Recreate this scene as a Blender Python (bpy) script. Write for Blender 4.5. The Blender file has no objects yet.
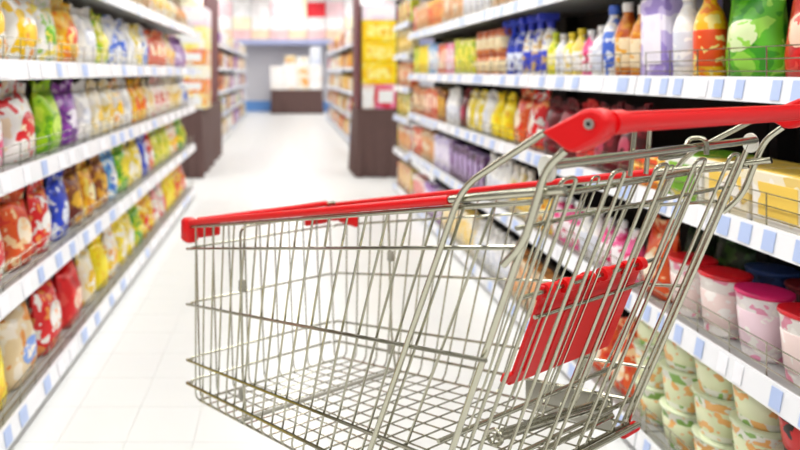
import bpy, math, random
from mathutils import Vector, Matrix
random.seed(7)
SC = bpy.context.scene
COL = SC.collection

# ------------------------------------------------------------------ camera
F, CX, CY, H = 645.0, 285.0, 72.0, 1.09          # focal length and principal point in pixels, eye height in metres
cam = bpy.data.cameras.new('camera')
cam.sensor_width = 36.0
cam.lens = F / 800.0 * 36.0
cam.shift_x = (400 - CX) / 800.0
cam.shift_y = -(225 - CY) / 800.0
cam.clip_start = 0.05
cam.dof.use_dof = True
cam.dof.focus_distance = 1.02
cam.dof.aperture_fstop = 2.8
camo = bpy.data.objects.new('camera', cam)
COL.objects.link(camo)
camo.location = (0, 0, H)
camo.rotation_euler = (math.radians(90), 0, 0)
SC.camera = camo
# ------------------------------------------------------------------ world, exposure
w = bpy.data.worlds.new('world')
SC.world = w
w.use_nodes = True
w.node_tree.nodes['Background'].inputs[0].default_value = (1.0, 0.985, 0.96, 1)
w.node_tree.nodes['Background'].inputs[1].default_value = 0.45
SC.view_settings.view_transform = 'Standard'
SC.view_settings.look = 'None'
SC.view_settings.exposure = 0.0
SC.view_settings.gamma = 1.0
SC.view_settings.use_curve_mapping = False
SC.cycles.use_denoising = True
SC.cycles.max_bounces = 8
LAMP_POWER = 235.0       # one long ceiling lamp
LAMP_Z = 3.05

# ------------------------------------------------------------------ helpers
class MB:
    def __init__(self):
        self.v = []; self.f = []
    def add(self, vs, fs):
        o = len(self.v)
        self.v += [tuple(p) for p in vs]
        self.f += [tuple(i + o for i in q) for q in fs]
        return self
    def box(self, x0, x1, y0, y1, z0, z1, c=0.0):
        """box; c > 0 chamfers the vertical edges and the top and bottom rims"""
        if c <= 0:
            vs = [(x, y, z) for z in (z0, z1) for (x, y) in ((x0, y0), (x1, y0), (x1, y1), (x0, y1))]
            fs = [(3, 2, 1, 0), (4, 5, 6, 7)] + [(i, (i + 1) % 4, (i + 1) % 4 + 4, i + 4) for i in range(4)]
            return self.add(vs, fs)
        def ring(i, z):
            a = c
            return [(x0 + a + i, y0 + i, z), (x1 - a - i, y0 + i, z), (x1 - i, y0 + a + i, z), (x1 - i, y1 - a - i, z),
                    (x1 - a - i, y1 - i, z), (x0 + a + i, y1 - i, z), (x0 + i, y1 - a - i, z), (x0 + i, y0 + a + i, z)]
        rings = [ring(c * .6, z0), ring(0, z0 + c), ring(0, z1 - c), ring(c * .6, z1)]
        vs = [p for r in rings for p in r]
        fs = [tuple(range(7, -1, -1)), tuple(range(24, 32))]
        for k in range(3):
            for i in range(8):
                j = (i + 1) % 8
                fs.append((k * 8 + i, k * 8 + j, k * 8 + 8 + j, k * 8 + 8 + i))
        return self.add(vs, fs)
    def lathe(self, prof, n=14, cx=0, cy=0):
        vs = []; fs = []
        for (r, z) in prof:
            for i in range(n):
                a = 2 * math.pi * i / n
                vs.append((cx + r * math.cos(a), cy + r * math.sin(a), z))
        for k in range(len(prof) - 1):
            for i in range(n):
                j = (i + 1) % n
                fs.append((k * n + i, k * n + j, k * n + n + j, k * n + n + i))
        fs.append(tuple(range(n - 1, -1, -1)))
        fs.append(tuple(range((len(prof) - 1) * n, len(prof) * n)))
        return self.add(vs, fs)
    def tube(self, pts, r, n=7, closed=False, bend=0.0, steps=4):
        P = [Vector(p) for p in pts]
        if bend > 0 and len(P) > 2:
            Q = []
            m = len(P)
            for i, p in enumerate(P):
                if not closed and i in (0, m - 1):
                    Q.append(p); continue
                a, b = P[i - 1], P[(i + 1) % m]
                d1 = min(bend, (a - p).length * .48); d2 = min(bend, (b - p).length * .48)
                q1 = p + (a - p).normalized() * d1; q2 = p + (b - p).normalized() * d2
                for k in range(steps + 1):
                    t = k / steps
                    Q.append(q1 * (1 - t) ** 2 + p * 2 * t * (1 - t) + q2 * t * t)
            P = Q
        m = len(P)
        tang = []
        for i in range(m):
            if closed: d = P[(i + 1) % m] - P[i - 1]
            else: d = P[min(i + 1, m - 1)] - P[max(i - 1, 0)]
            tang.append(d.normalized())
        up = Vector((0, 0, 1))
        if abs(tang[0].dot(up)) > .9: up = Vector((0, 1, 0))
        u = tang[0].cross(up).normalized()
        vs = []; fs = []
        for i in range(m):
            u = (u - tang[i] * u.dot(tang[i])).normalized()
            v2 = tang[i].cross(u)
            for k in range(n):
                a = 2 * math.pi * k / n
                vs.append(P[i] + (u * math.cos(a) + v2 * math.sin(a)) * r)
        rng = m if closed else m - 1
        for i in range(rng):
            i2 = (i + 1) % m
            for k in range(n):
                k2 = (k + 1) % n
                fs.append((i * n + k, i * n + k2, i2 * n + k2, i2 * n + k))
        if not closed:
            fs.append(tuple(range(n - 1, -1, -1)))
            fs.append(tuple(range((m - 1) * n, m * n)))
        return self.add(vs, fs)
    def prism(self, poly, a, b):
        """poly of (x,z), extruded along y from a to b"""
        n = len(poly)
        vs = [(p[0], a, p[1]) for p in poly] + [(p[0], b, p[1]) for p in poly]
        fs = [tuple(range(n)), tuple(range(2 * n - 1, n - 1, -1))]
        fs += [((i + 1) % n, i, i + n, (i + 1) % n + n) for i in range(n)]
        return self.add(vs, fs)
    def mesh(self, name, smooth=False):
        me = bpy.data.meshes.new(name)
        me.from_pydata(self.v, [], self.f)
        if smooth:
            me.polygons.foreach_set('use_smooth', [True] * len(me.polygons))
        me.validate()
        me.update()
        return me

def obj(name, me, mat=None, parent=None, loc=(0, 0, 0), rot=(0, 0, 0), smooth=False):
    if isinstance(me, MB):
        me = me.mesh(name, smooth)
    if mat is not None and len(me.materials) == 0:
        me.materials.append(mat)
    o = bpy.data.objects.new(name, me)
    COL.objects.link(o)
    if parent: o.parent = parent
    o.location = loc; o.rotation_euler = rot
    if mat is not None and me.materials[0] is not mat:
        o.material_slots[0].link = 'OBJECT'
        o.material_slots[0].material = mat
    return o

def tag(o, label=None, cat=None, group=None, kind=None):
    if label: o['label'] = label
    if cat: o['category'] = cat
    if group: o['group'] = group
    if kind: o['kind'] = kind
    return o

def empty(name, loc=(0, 0, 0), rz=0):
    o = bpy.data.objects.new(name, None)
    o.empty_display_size = .05
    COL.objects.link(o)
    o.location = loc; o.rotation_euler = (0, 0, rz)
    return o

def auto_smooth(o, ang=40):
    me = o.data
    me.polygons.foreach_set('use_smooth', [True] * len(me.polygons))
    me.set_sharp_from_angle(angle=math.radians(ang))
    return o

def bevel(o, wd=.004, seg=2):
    m = o.modifiers.new('bevel', 'BEVEL'); m.width = wd; m.segments = seg; m.limit_method = 'ANGLE'
    return o

# ------------------------------------------------------------------ materials
def lin(c):
    return tuple((x / 12.92 if x <= .04045 else ((x + .055) / 1.055) ** 2.4) for x in c) + (1,)
def mat(name, c, rough=.5, metal=0.0, spec=.5, var=0.0, vscale=6.0):
    m = bpy.data.materials.new(name); m.use_nodes = True
    nt = m.node_tree; b = nt.nodes['Principled BSDF']
    b.inputs['Roughness'].default_value = rough
    b.inputs['Metallic'].default_value = metal
    b.inputs['Specular IOR Level'].default_value = spec
    col = lin(c)
    if var > 0:
        tc = nt.nodes.new('ShaderNodeTexCoord'); no = nt.nodes.new('ShaderNodeTexNoise')
        no.inputs['Scale'].default_value = vscale; no.inputs['Detail'].default_value = 3
        mx = nt.nodes.new('ShaderNodeMix'); mx.data_type = 'RGBA'
        mx.inputs[6].default_value = tuple(x * (1 - var) for x in col[:3]) + (1,)
        mx.inputs[7].default_value = tuple(min(1, x * (1 + var)) for x in col[:3]) + (1,)
        nt.links.new(tc.outputs['Object'], no.inputs['Vector'])
        nt.links.new(no.outputs['Fac'], mx.inputs[0])
        nt.links.new(mx.outputs[2], b.inputs['Base Color'])
    else:
        b.inputs['Base Color'].default_value = col
    return m

PR = {}
def printed(c1, c2, c3, scale=11.0, rough=.32):
    """flat packaging print: patches of three inks, shifted from pack to pack"""
    k = (c1, c2, c3, scale)
    if k in PR: return PR[k]
    m = bpy.data.materials.new('packaging_print'); m.use_nodes = True
    nt = m.node_tree; b = nt.nodes['Principled BSDF']
    b.inputs['Roughness'].default_value = rough
    tc = nt.nodes.new('ShaderNodeTexCoord'); oi = nt.nodes.new('ShaderNodeObjectInfo')
    ml = nt.nodes.new('ShaderNodeMath'); ml.operation = 'MULTIPLY'; ml.inputs[1].default_value = 37.0
    ad = nt.nodes.new('ShaderNodeVectorMath'); ad.operation = 'ADD'
    no = nt.nodes.new('ShaderNodeTexNoise'); no.inputs['Scale'].default_value = scale
    no.inputs['Detail'].default_value = 1.5
    rp = nt.nodes.new('ShaderNodeValToRGB'); rp.color_ramp.interpolation = 'CONSTANT'
    e = rp.color_ramp.elements
    e[0].position = 0.0; e[0].color = lin(c2)
    e[1].position = .42; e[1].color = lin(c1)
    n = e.new(.585); n.color = lin(c3)
    nt.links.new(oi.outputs['Random'], ml.inputs[0])
    nt.links.new(tc.outputs['Object'], ad.inputs[0]); nt.links.new(ml.outputs[0], ad.inputs[1])
    nt.links.new(ad.outputs[0], no.inputs['Vector'])
    nt.links.new(no.outputs['Fac'], rp.inputs[0])
    nt.links.new(rp.outputs[0], b.inputs['Base Color'])
    PR[k] = m
    return m

M_WIRE = mat('bright_chromed_wire', (.66, .65, .58), .2, 1.0, var=.06, vscale=30)
M_TUBE = mat('polished_steel_tube', (.70, .69, .62), .18, 1.0, var=.05, vscale=20)
M_RED = mat('red_plastic', (.83, .0, .025), .36, 0, .35, var=.03, vscale=14)
M_CREAM = mat('cream_plastic', (.88, .875, .83), .4)
M_GREYP = mat('grey_plastic', (.60, .59, .54), .45)
M_RUB = mat('dark_rubber', (.12, .12, .12), .7)
M_BOLT = mat('zinc_bolt', (.75, .74, .70), .35, 1.0)
M_WHITE = mat('white_enamel', (.93, .93, .93), .35, var=.02)
M_SHELF = mat('grey_shelf_steel', (.62, .62, .61), .45)
M_RAIL = mat('white_price_rail', (.93, .935, .95), .22, var=.02, vscale=3)
M_TAG = mat('pale_blue_price_tag', (.70, .77, .92), .4, var=.05)
M_TAGW = mat('white_price_tag', (.95, .95, .97), .4, var=.03)
M_BACKR = mat('dark_brown_back_panel', (.17, .145, .14), .6, var=.1)
M_BACKL = mat('charcoal_back_panel', (.20, .20, .20), .6, var=.1)
M_POST = mat('black_upright', (.12, .11, .11), .5)
M_DRAPE = mat('brown_drape_cloth', (.36, .265, .25), .8, var=.12, vscale=9)
M_MAROON = mat('maroon_panel', (.40, .17, .19), .55, var=.05)
M_CEIL = mat('white_ceiling', (.92, .92, .92), .8, var=.02, vscale=1)
M_WALL = mat('grey_wall_paint', (.83, .82, .84), .7, var=.03, vscale=1)
M_BLUE = mat('blue_band_paint', (.64, .67, .82), .5)

def tile_mat():
    m = bpy.data.materials.new('pale_floor_tile'); m.use_nodes = True
    nt = m.node_tree; b = nt.nodes['Principled BSDF']
    b.inputs['Roughness'].default_value = .3
    tc = nt.nodes.new('ShaderNodeTexCoord'); oi = nt.nodes.new('ShaderNodeObjectInfo')
    no = nt.nodes.new('ShaderNodeTexNoise'); no.inputs['Scale'].default_value = 7; no.inputs['Detail'].default_value = 4
    ad = nt.nodes.new('ShaderNodeMath'); ad.operation = 'MULTIPLY_ADD'; ad.inputs[1].default_value = .5; ad.inputs[2].default_value = 0
    nt.links.new(oi.outputs['Random'], ad.inputs[0])
    a2 = nt.nodes.new('ShaderNodeMath'); a2.operation = 'MULTIPLY_ADD'; a2.inputs[1].default_value = .5
    nt.links.new(tc.outputs['Object'], no.inputs['Vector'])
    nt.links.new(no.outputs['Fac'], a2.inputs[0]); nt.links.new(ad.outputs[0], a2.inputs[2])
    mx = nt.nodes.new('ShaderNodeMix'); mx.data_type = 'RGBA'
    mx.inputs[6].default_value = lin((.93, .932, .925)); mx.inputs[7].default_value = lin((.95, .952, .945))
    nt.links.new(a2.outputs[0], mx.inputs[0]); nt.links.new(mx.outputs[2], b.inputs['Base Color'])
    return m
M_TILE = tile_mat()
M_GROUT = mat('grey_grout', (.86, .85, .835), .8)

# ------------------------------------------------------------------ setting
LX, RX = -.784, 1.0           # front edges of the two near racks
floor = obj('floor', MB().box(-5, 5, -3, 18.2, -.08, -.0035), M_GROUT)
tag(floor, 'pale tiled supermarket floor', 'floor', kind='structure')
TS = .2
tile_me = MB().box(-.0992, .0992, -.0992, .0992, -.006, 0).mesh('tile'); tile_me.materials.append(M_TILE)
TX0, TY0 = -.87, 1.5
for j in range(30):
    for i in range(10):
        obj('tile', tile_me, M_TILE, floor, (TX0 + TS * (i + .5), TY0 + TS * (j + .5), 0))
rest = MB()
for j in range(-22, 83):
    for i in range(-20, 30):
        if 0 <= j < 30 and 0 <= i < 10: continue
        x, y = TX0 + TS * (i + .5), TY0 + TS * (j + .5)
        if abs(x) > 4.9 or y > 18.1: continue
        if j < 0 and (x < -1.6 or x > 1.8): continue
        rest.box(x - .0992, x + .0992, y - .0992, y + .0992, -.006, 0)
tag(obj('tile', rest, M_TILE, floor), kind='stuff')
ceil = obj('ceiling', MB().box(-5, 5, -3, 18.2, 3.3, 3.4), M_CEIL)
tag(ceil, 'white supermarket ceiling', 'ceiling', kind='structure')
wb = obj('wall_back', MB().box(-5, 5, 18.0, 18.2, 0, 3.3), M_WALL)
tag(wb, 'grey far wall behind the white-topped table', 'wall', kind='structure')
obj('blue_band', MB().box(-5, 5, 17.2, 17.99, 1.83, 1.96), M_BLUE, wb)
obj('blue_skirting', MB().box(-5, 5, 17.97, 17.995, 0, .28), mat('strong_blue_paint', (.40, .60, .85), .5), wb)

for k, (lx, nm) in enumerate(((.1, 'long white ceiling lamp above the near aisle'),
                              (-2.1, 'long white ceiling lamp above the left rack'),
                              (2.3, 'long white ceiling lamp above the right rack'))):
    r = tag(empty('ceiling_lamp', (lx, 7.4, 3.3)), nm, 'ceiling lamp', 'lamp strips on the ceiling')
    obj('housing', MB().box(-.16, .16, -10, 10, -.08, 0), M_WHITE, r)
    me = bpy.data.materials.new('lamp_diffuser'); me.use_nodes = True
    bb = me.node_tree.nodes['Principled BSDF']
    bb.inputs['Emission Color'].default_value = (1, .99, .97, 1); bb.inputs['Emission Strength'].default_value = 2.0
    obj('diffuser', MB().box(-.14, .14, -9.9, 9.9, -.10, -.08), me, r)
    la = bpy.data.lights.new('lamp_light', 'AREA'); la.shape = 'RECTANGLE'; la.size = .28; la.size_y = 19.8
    la.energy = LAMP_POWER; la.color = (1, .995, .975)
    lo = bpy.data.objects.new('lamp_light', la); COL.objects.link(lo); lo.parent = r; lo.location = (0, 0, -.11)

# ------------------------------------------------------------------ racks
def rack(name, label, side, X, y0, y1, heights, depth, top, backm, tags=5, group=None, fence=True, railh=.05):
    """side -1: left rack facing +X, side +1: right rack facing -X. The shelf levels are parts, rail, tags and fence sub-parts."""
    yc = (y0 + y1) / 2
    r = tag(empty(name, (X, yc, 0)), label, 'shelf unit', group)
    hl = (y1 - y0) / 2 - .004
    s = side                                  # local x grows away from the aisle when multiplied by side
    def bx(mb, a, b, *rest, c=0):
        return mb.box(min(a * s, b * s), max(a * s, b * s), *rest, c)
    obj('back_panel', bx(MB(), depth + .005, depth + .03, -hl, hl, 0, top), backm, r)
    for e in (-1, 1):
        obj('upright', bx(MB(), depth - .05, depth + .004, e * hl - (.03 if e > 0 else 0), e * hl + (.03 if e < 0 else 0), 0, top), M_POST, r)
    obj('kick_plate', bx(MB(), .03, .05, -hl, hl, .0, heights[0] - .035), M_SHELF, r)
    for k, z in enumerate(heights):
        sh = obj('shelf', bx(MB(), .006, depth, -hl, hl, z - .03, z), M_SHELF, r)
        prof = [(0.0, z - railh + .008), (.0, z + .008), (.006, z + .008), (.006, z - railh + .008)]
        m = MB()
        pts = [(-.010 * s, z - railh + .008), (.0 * s, z + .010), (.006 * s, z + .010), (.006 * s, z - railh + .008)]
        m.add([(p[0], e, p[1]) for e in (-hl, hl) for p in pts],
              [(0, 1, 2, 3), (7, 6, 5, 4), (0, 4, 5, 1), (1, 5, 6, 2), (2, 6, 7, 3), (3, 7, 4, 0)])
        obj('price_rail', m, M_RAIL, sh)
        for q in range(tags):
            wq = random.uniform(.30, .45) * hl / tags
            yq = -hl + (q + .5 + random.uniform(-.25, .25)) * 2 * hl / tags
            yq = max(-hl + wq + .004, min(hl - wq - .004, yq))
            t0, t1 = .12, .88
            za, zb = z - railh + .008 + t0 * (railh + .002), z - railh + .008 + t1 * (railh + .002)
            xa, xb = -.010 * (1 - t0) - .0012, -.010 * (1 - t1) - .0012
            mm = MB().add([((x + d) * s, y, zz) for d in (0, -.0015) for (x, y, zz) in
                           ((xa, yq - wq, za), (xa, yq + wq, za), (xb, yq + wq, zb), (xb, yq - wq, zb))],
                          [(0, 1, 2, 3), (7, 6, 5, 4), (0, 4, 5, 1), (1, 5, 6, 2), (2, 6, 7, 3), (3, 7, 4, 0)])
            obj('price_tag', mm, M_TAG if random.random() < (.75 if side > 0 else .35) else M_TAGW, sh)
        if fence and k < len(heights) - (0 if side > 0 else 0):
            m = MB()
            for zz in (.022, .048, .074):
                m.tube([(.016 * s, -hl + .01, z + zz), (.016 * s, hl - .01, z + zz)], .0016, 5)
            n = max(2, int(2 * hl / .11))
            for q in range(n + 1):
                y = -hl + .01 + q * (2 * hl - .02) / n
                m.tube([(.016 * s, y, z), (.016 * s, y, z + .076)], .0016, 5)
            obj('wire_fence', m, M_WIRE, sh)
    return r

LZ = [.087, .463, .80, 1.117, 1.443, 1.77]
RZ = [.07, .445, .76, 1.07, 1.39, 1.71]
LEFT = [(1.46, 2.44), (2.44, 3.75), (3.75, 5.62)]
RIGHT = [(1.12, 1.83), (1.83, 3.18), (3.18, 4.52), (4.52, 5.22)]
nth = ['first', 'second', 'third', 'fourth', 'fifth', 'sixth', 'seventh', 'eighth', 'ninth', 'tenth', 'eleventh', 'twelfth',
       'thirteenth', 'fourteenth', 'fifteenth', 'sixteenth', 'seventeenth', 'eighteenth', 'nineteenth', 'twentieth']
nth += ['twenty-' + x for x in nth[:9]] + ['thirtieth'] + ['thirty-' + x for x in nth[:9]] + ['fortieth'] + ['forty-' + x for x in nth[:9]]
for k, (a, b) in enumerate(LEFT):
    rack('shelf_unit', nth[k] + ' shelf unit from the camera in the left row of snack pouches', -1, LX, a, b, LZ, .42, 2.02, M_BACKL,
         group='near left shelf units', railh=.058, tags=7)
for k, (a, b) in enumerate(RIGHT):
    rack('shelf_unit', nth[k] + ' shelf unit from the camera in the right row behind the cart', 1, RX, a, b, RZ, .42, 2.02, M_BACKR,
         group='near right shelf units', railh=.052, tags=9)
ENDZ = [.07, .40, .70, .96, 1.24, 1.5, 1.78]
rack('shelf_unit', 'narrow end shelf unit of the right row beside the yellow boxes', 1, RX, 5.23, 5.93, ENDZ, .42, 2.02, M_BACKR, tags=3, railh=.052)
FZ = [.09, .45, .80, 1.15, 1.5]
FARL = [(9.0, 11.4), (11.4, 13.8), (13.8, 16.2)]
FARR = [(7.6, 10.0), (10.0, 12.4), (12.4, 14.8)]
for k, (a, b) in enumerate(FARL):
    rack('shelf_unit', nth[k] + ' far shelf unit beyond the maroon panel on the left', -1, -.95, a, b, FZ, .4, 1.95, M_BACKL, 4,
         'far left shelf units', False)
for k, (a, b) in enumerate(FARR):
    rack('shelf_unit', nth[k] + ' far shelf unit beyond the yellow boxes on the right', 1, .95, a, b, FZ, .4, 1.95, M_BACKR, 4,
         'far right shelf units', False)

# ------------------------------------------------------------------ packs (shared meshes)
def pouch_meshes(wd, h, d, seed):
    rnd = random.Random(seed)
    nx, nz = 8, 9
    k1, k2 = rnd.uniform(-.12, .12), rnd.uniform(0, 6)
    def surf(u, v, sgn, extra=0):
        # u -1..1 across, v 0..1 up
        bulge = (max(0, 1 - abs(u) ** 2.6)) ** .6 * (min(1, (1 - v) * 2.3)) ** .6 * min(1, .55 + v * 2.2) ** .5
        wid = wd / 2 * (1 - .10 * math.sin(v * math.pi) ** 2 + .03 * math.sin(k2 + 9 * v))
        y = sgn * (d / 2 * bulge * (1 + k1 * math.sin(5 * u + k2)) + .0015 + extra * (1 if bulge > 0 else 0))
        return (u * wid, y, v * h + .012 * math.sin(3 * u + k2) * v)
    body = MB()
    vs = []; fs = []
    us = [-1 + 2 * i / nx for i in range(nx + 1)]
    loop = [(u, -1) for u in us] + [(u, 1) for u in us[::-1]]
    n = len(loop)
    for j in range(nz + 1):
        for (u, sg) in loop: vs.append(surf(u, j / nz * .94, sg))
    for j in range(nz):
        for i in range(n):
            i2 = (i + 1) % n
            fs.append((j * n + i, j * n + i2, j * n + n + i2, j * n + n + i))
    fs.append(tuple(range(n - 1, -1, -1))); fs.append(tuple(range(nz * n, nz * n + n)))
    body.add(vs, fs)
    seal = MB(); vs = []; fs = []
    for j in range(3):
        for i in range(9):
            u = -1 + i / 4
            x, y, z = surf(u, .93, 1)
            vs.append((x * (1 + .02 * j), (.004 if i % 2 else -.004) * j + y * .5, z + j * .028 * h / .25))
    base = len(vs)
    vs += [(x, y + .002, z) for (x, y, z) in vs]
    for j in range(2):
        for i in range(8):
            a = j * 9 + i
            fs.append((a, a + 1, a + 10, a + 9)); fs.append((base + a + 9, base + a + 10, base + a + 1, base + a))
    seal.add(vs, fs)
    lab = MB(); vs = []; fs = []
    a0, b0 = rnd.uniform(.50, .68), rnd.uniform(.17, .24); vc = rnd.uniform(.42, .56)
    vs.append(surf(0, vc, -1, .003))
    for k in (.55, 1):
        for i in range(14):
            a = 2 * math.pi * i / 14
            vs.append(surf(a0 * k * math.cos(a), vc + b0 * k * math.sin(a), -1, .003 if k < 1 else .0012))
    for i in range(14):
        j = (i + 1) % 14
        fs.append((0, 1 + i, 1 + j)); fs.append((1 + i, 15 + i, 15 + j, 1 + j))
    lab.add(vs, fs)
    return [('body', body.mesh('pouch', True)), ('seal', seal.mesh('seal')), ('front_print', lab.mesh('front_print', True))]

def bottle_meshes(r, h, kind=0):
    if kind == 0:
        body = MB().lathe([(r * .9, 0), (r, .008), (r, h * .58), (r * .8, h * .70), (r * .42, h * .82), (r * .38, h * .88)], 14)
        cap = MB().lathe([(r * .45, h * .87), (r * .46, h * .98), (r * .40, h)], 12)
        lab = MB().lathe([(r * 1.015, h * .14), (r * 1.03, h * .15), (r * 1.03, h * .52), (r * 1.015, h * .53)], 14)
    elif kind == 1:      # jar
        body = MB().lathe([(r * .92, 0), (r, .008), (r, h * .76), (r * .86, h * .82)], 14)
        cap = MB().lathe([(r * .90, h * .82), (r * .92, h * .97), (r * .86, h)], 14)
        lab = MB().lathe([(r * 1.01, h * .18), (r * 1.025, h * .19), (r * 1.025, h * .66), (r * 1.01, h * .67)], 14)
    else:                # tapered cup
        body = MB().lathe([(r * .76, 0), (r * .78, .006), (r * .97, h * .88), (r, h * .9), (r, h * .93)], 16)
        cap = MB().lathe([(r * 1.0, h * .93), (r * 1.05, h * .94), (r * 1.05, h * .99), (r * .96, h)], 16)
        lab = MB().lathe([(r * .825, h * .16), (r * .835, h * .165), (r * .955, h * .70), (r * .945, h * .71)], 16)
    return [('body', body.mesh('bottle', True)), ('lid' if kind else 'cap', cap.mesh('cap', True)), ('label_band', lab.mesh('label_band', True))]

def carton_meshes(wd, h, d):
    body = MB().box(-wd / 2, wd / 2, -d / 2, d / 2, 0, h, .003)
    fp = MB().box(-wd * .36, wd * .36, -d / 2 - .0015, -d / 2 + .001, h * .18, h * .80)
    tp = MB().box(-wd * .5 + .004, wd * .5 - .004, -d * .5 + .003, d * .5 - .003, h - .001, h + .002)
    return [('body', body.mesh('carton')), ('front_print', fp.mesh('front_print')), ('top_flap', tp.mesh('top_flap'))]

def spray_meshes(r, h):
    body = MB().lathe([(r * .9, 0), (r, .01), (r * .95, h * .4), (r * .75, h * .62), (r * .35, h * .78)], 14)
    cap = MB().lathe([(r * .38, h * .77), (r * .4, h * .86), (r * .3, h * .88)], 12)
    cap.box(-.013, .013, -.055, .03, h * .88, h, .004)
    cap.tube([(0, -.035, h * .88), (0, -.045, h * .80), (0, -.03, h * .74)], .005, 6)
    lab = MB().lathe([(r * 1.0, h * .1), (r * 1.02, h * .11), (r * .97, h * .4), (r * .955, h * .41)], 14)
    return [('body', body.mesh('spray', True)), ('trigger', cap.mesh('trigger')), ('label_band', lab.mesh('label_band', True))]

KINDS = {
 'pouch': ('snack_pouch', 'snack pouch', .177, [pouch_meshes(.165, .212, .085, s) for s in (1, 2, 3, 4)]),
 'bigpouch': ('large_pouch', 'large pouch', .236, [pouch_meshes(.22, .220, .11, s) for s in (5, 6, 7)]),
 'lowpouch': ('small_pouch', 'small pouch', .14, [pouch_meshes(.135, .19, .075, s) for s in (8, 9)]),
 'bottle': ('bottle', 'bottle', .082, [bottle_meshes(.037, .235), bottle_meshes(.036, .22)]),
 'shortbottle': ('bottle', 'small bottle', .072, [bottle_meshes(.033, .175), bottle_meshes(.032, .165)]),
 'spray': ('spray_bottle', 'trigger spray bottle', .10, [spray_meshes(.042, .26)]),
 'jar': ('jar', 'jar', .105, [bottle_meshes(.047, .115, 1)]),
 'cup': ('plastic_cup', 'lidded cup', .125, [bottle_meshes(.055, .15, 2)]),
 'tub': ('noodle_tub', 'round tub', .135, [bottle_meshes(.060, .108, 2)]),
 'carton': ('carton', 'carton', .10, [carton_meshes(.092, .215, .07), carton_meshes(.088, .20, .07)]),
 'bigbox': ('carton', 'tall carton', .13, [carton_meshes(.12, .225, .16)]),
 'flatbox': ('flat_box', 'flat box', .17, [carton_meshes(.155, .028, .20)]),
 'lowbox': ('low_box', 'low box', .16, [carton_meshes(.15, .115, .16)]),
}
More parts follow.
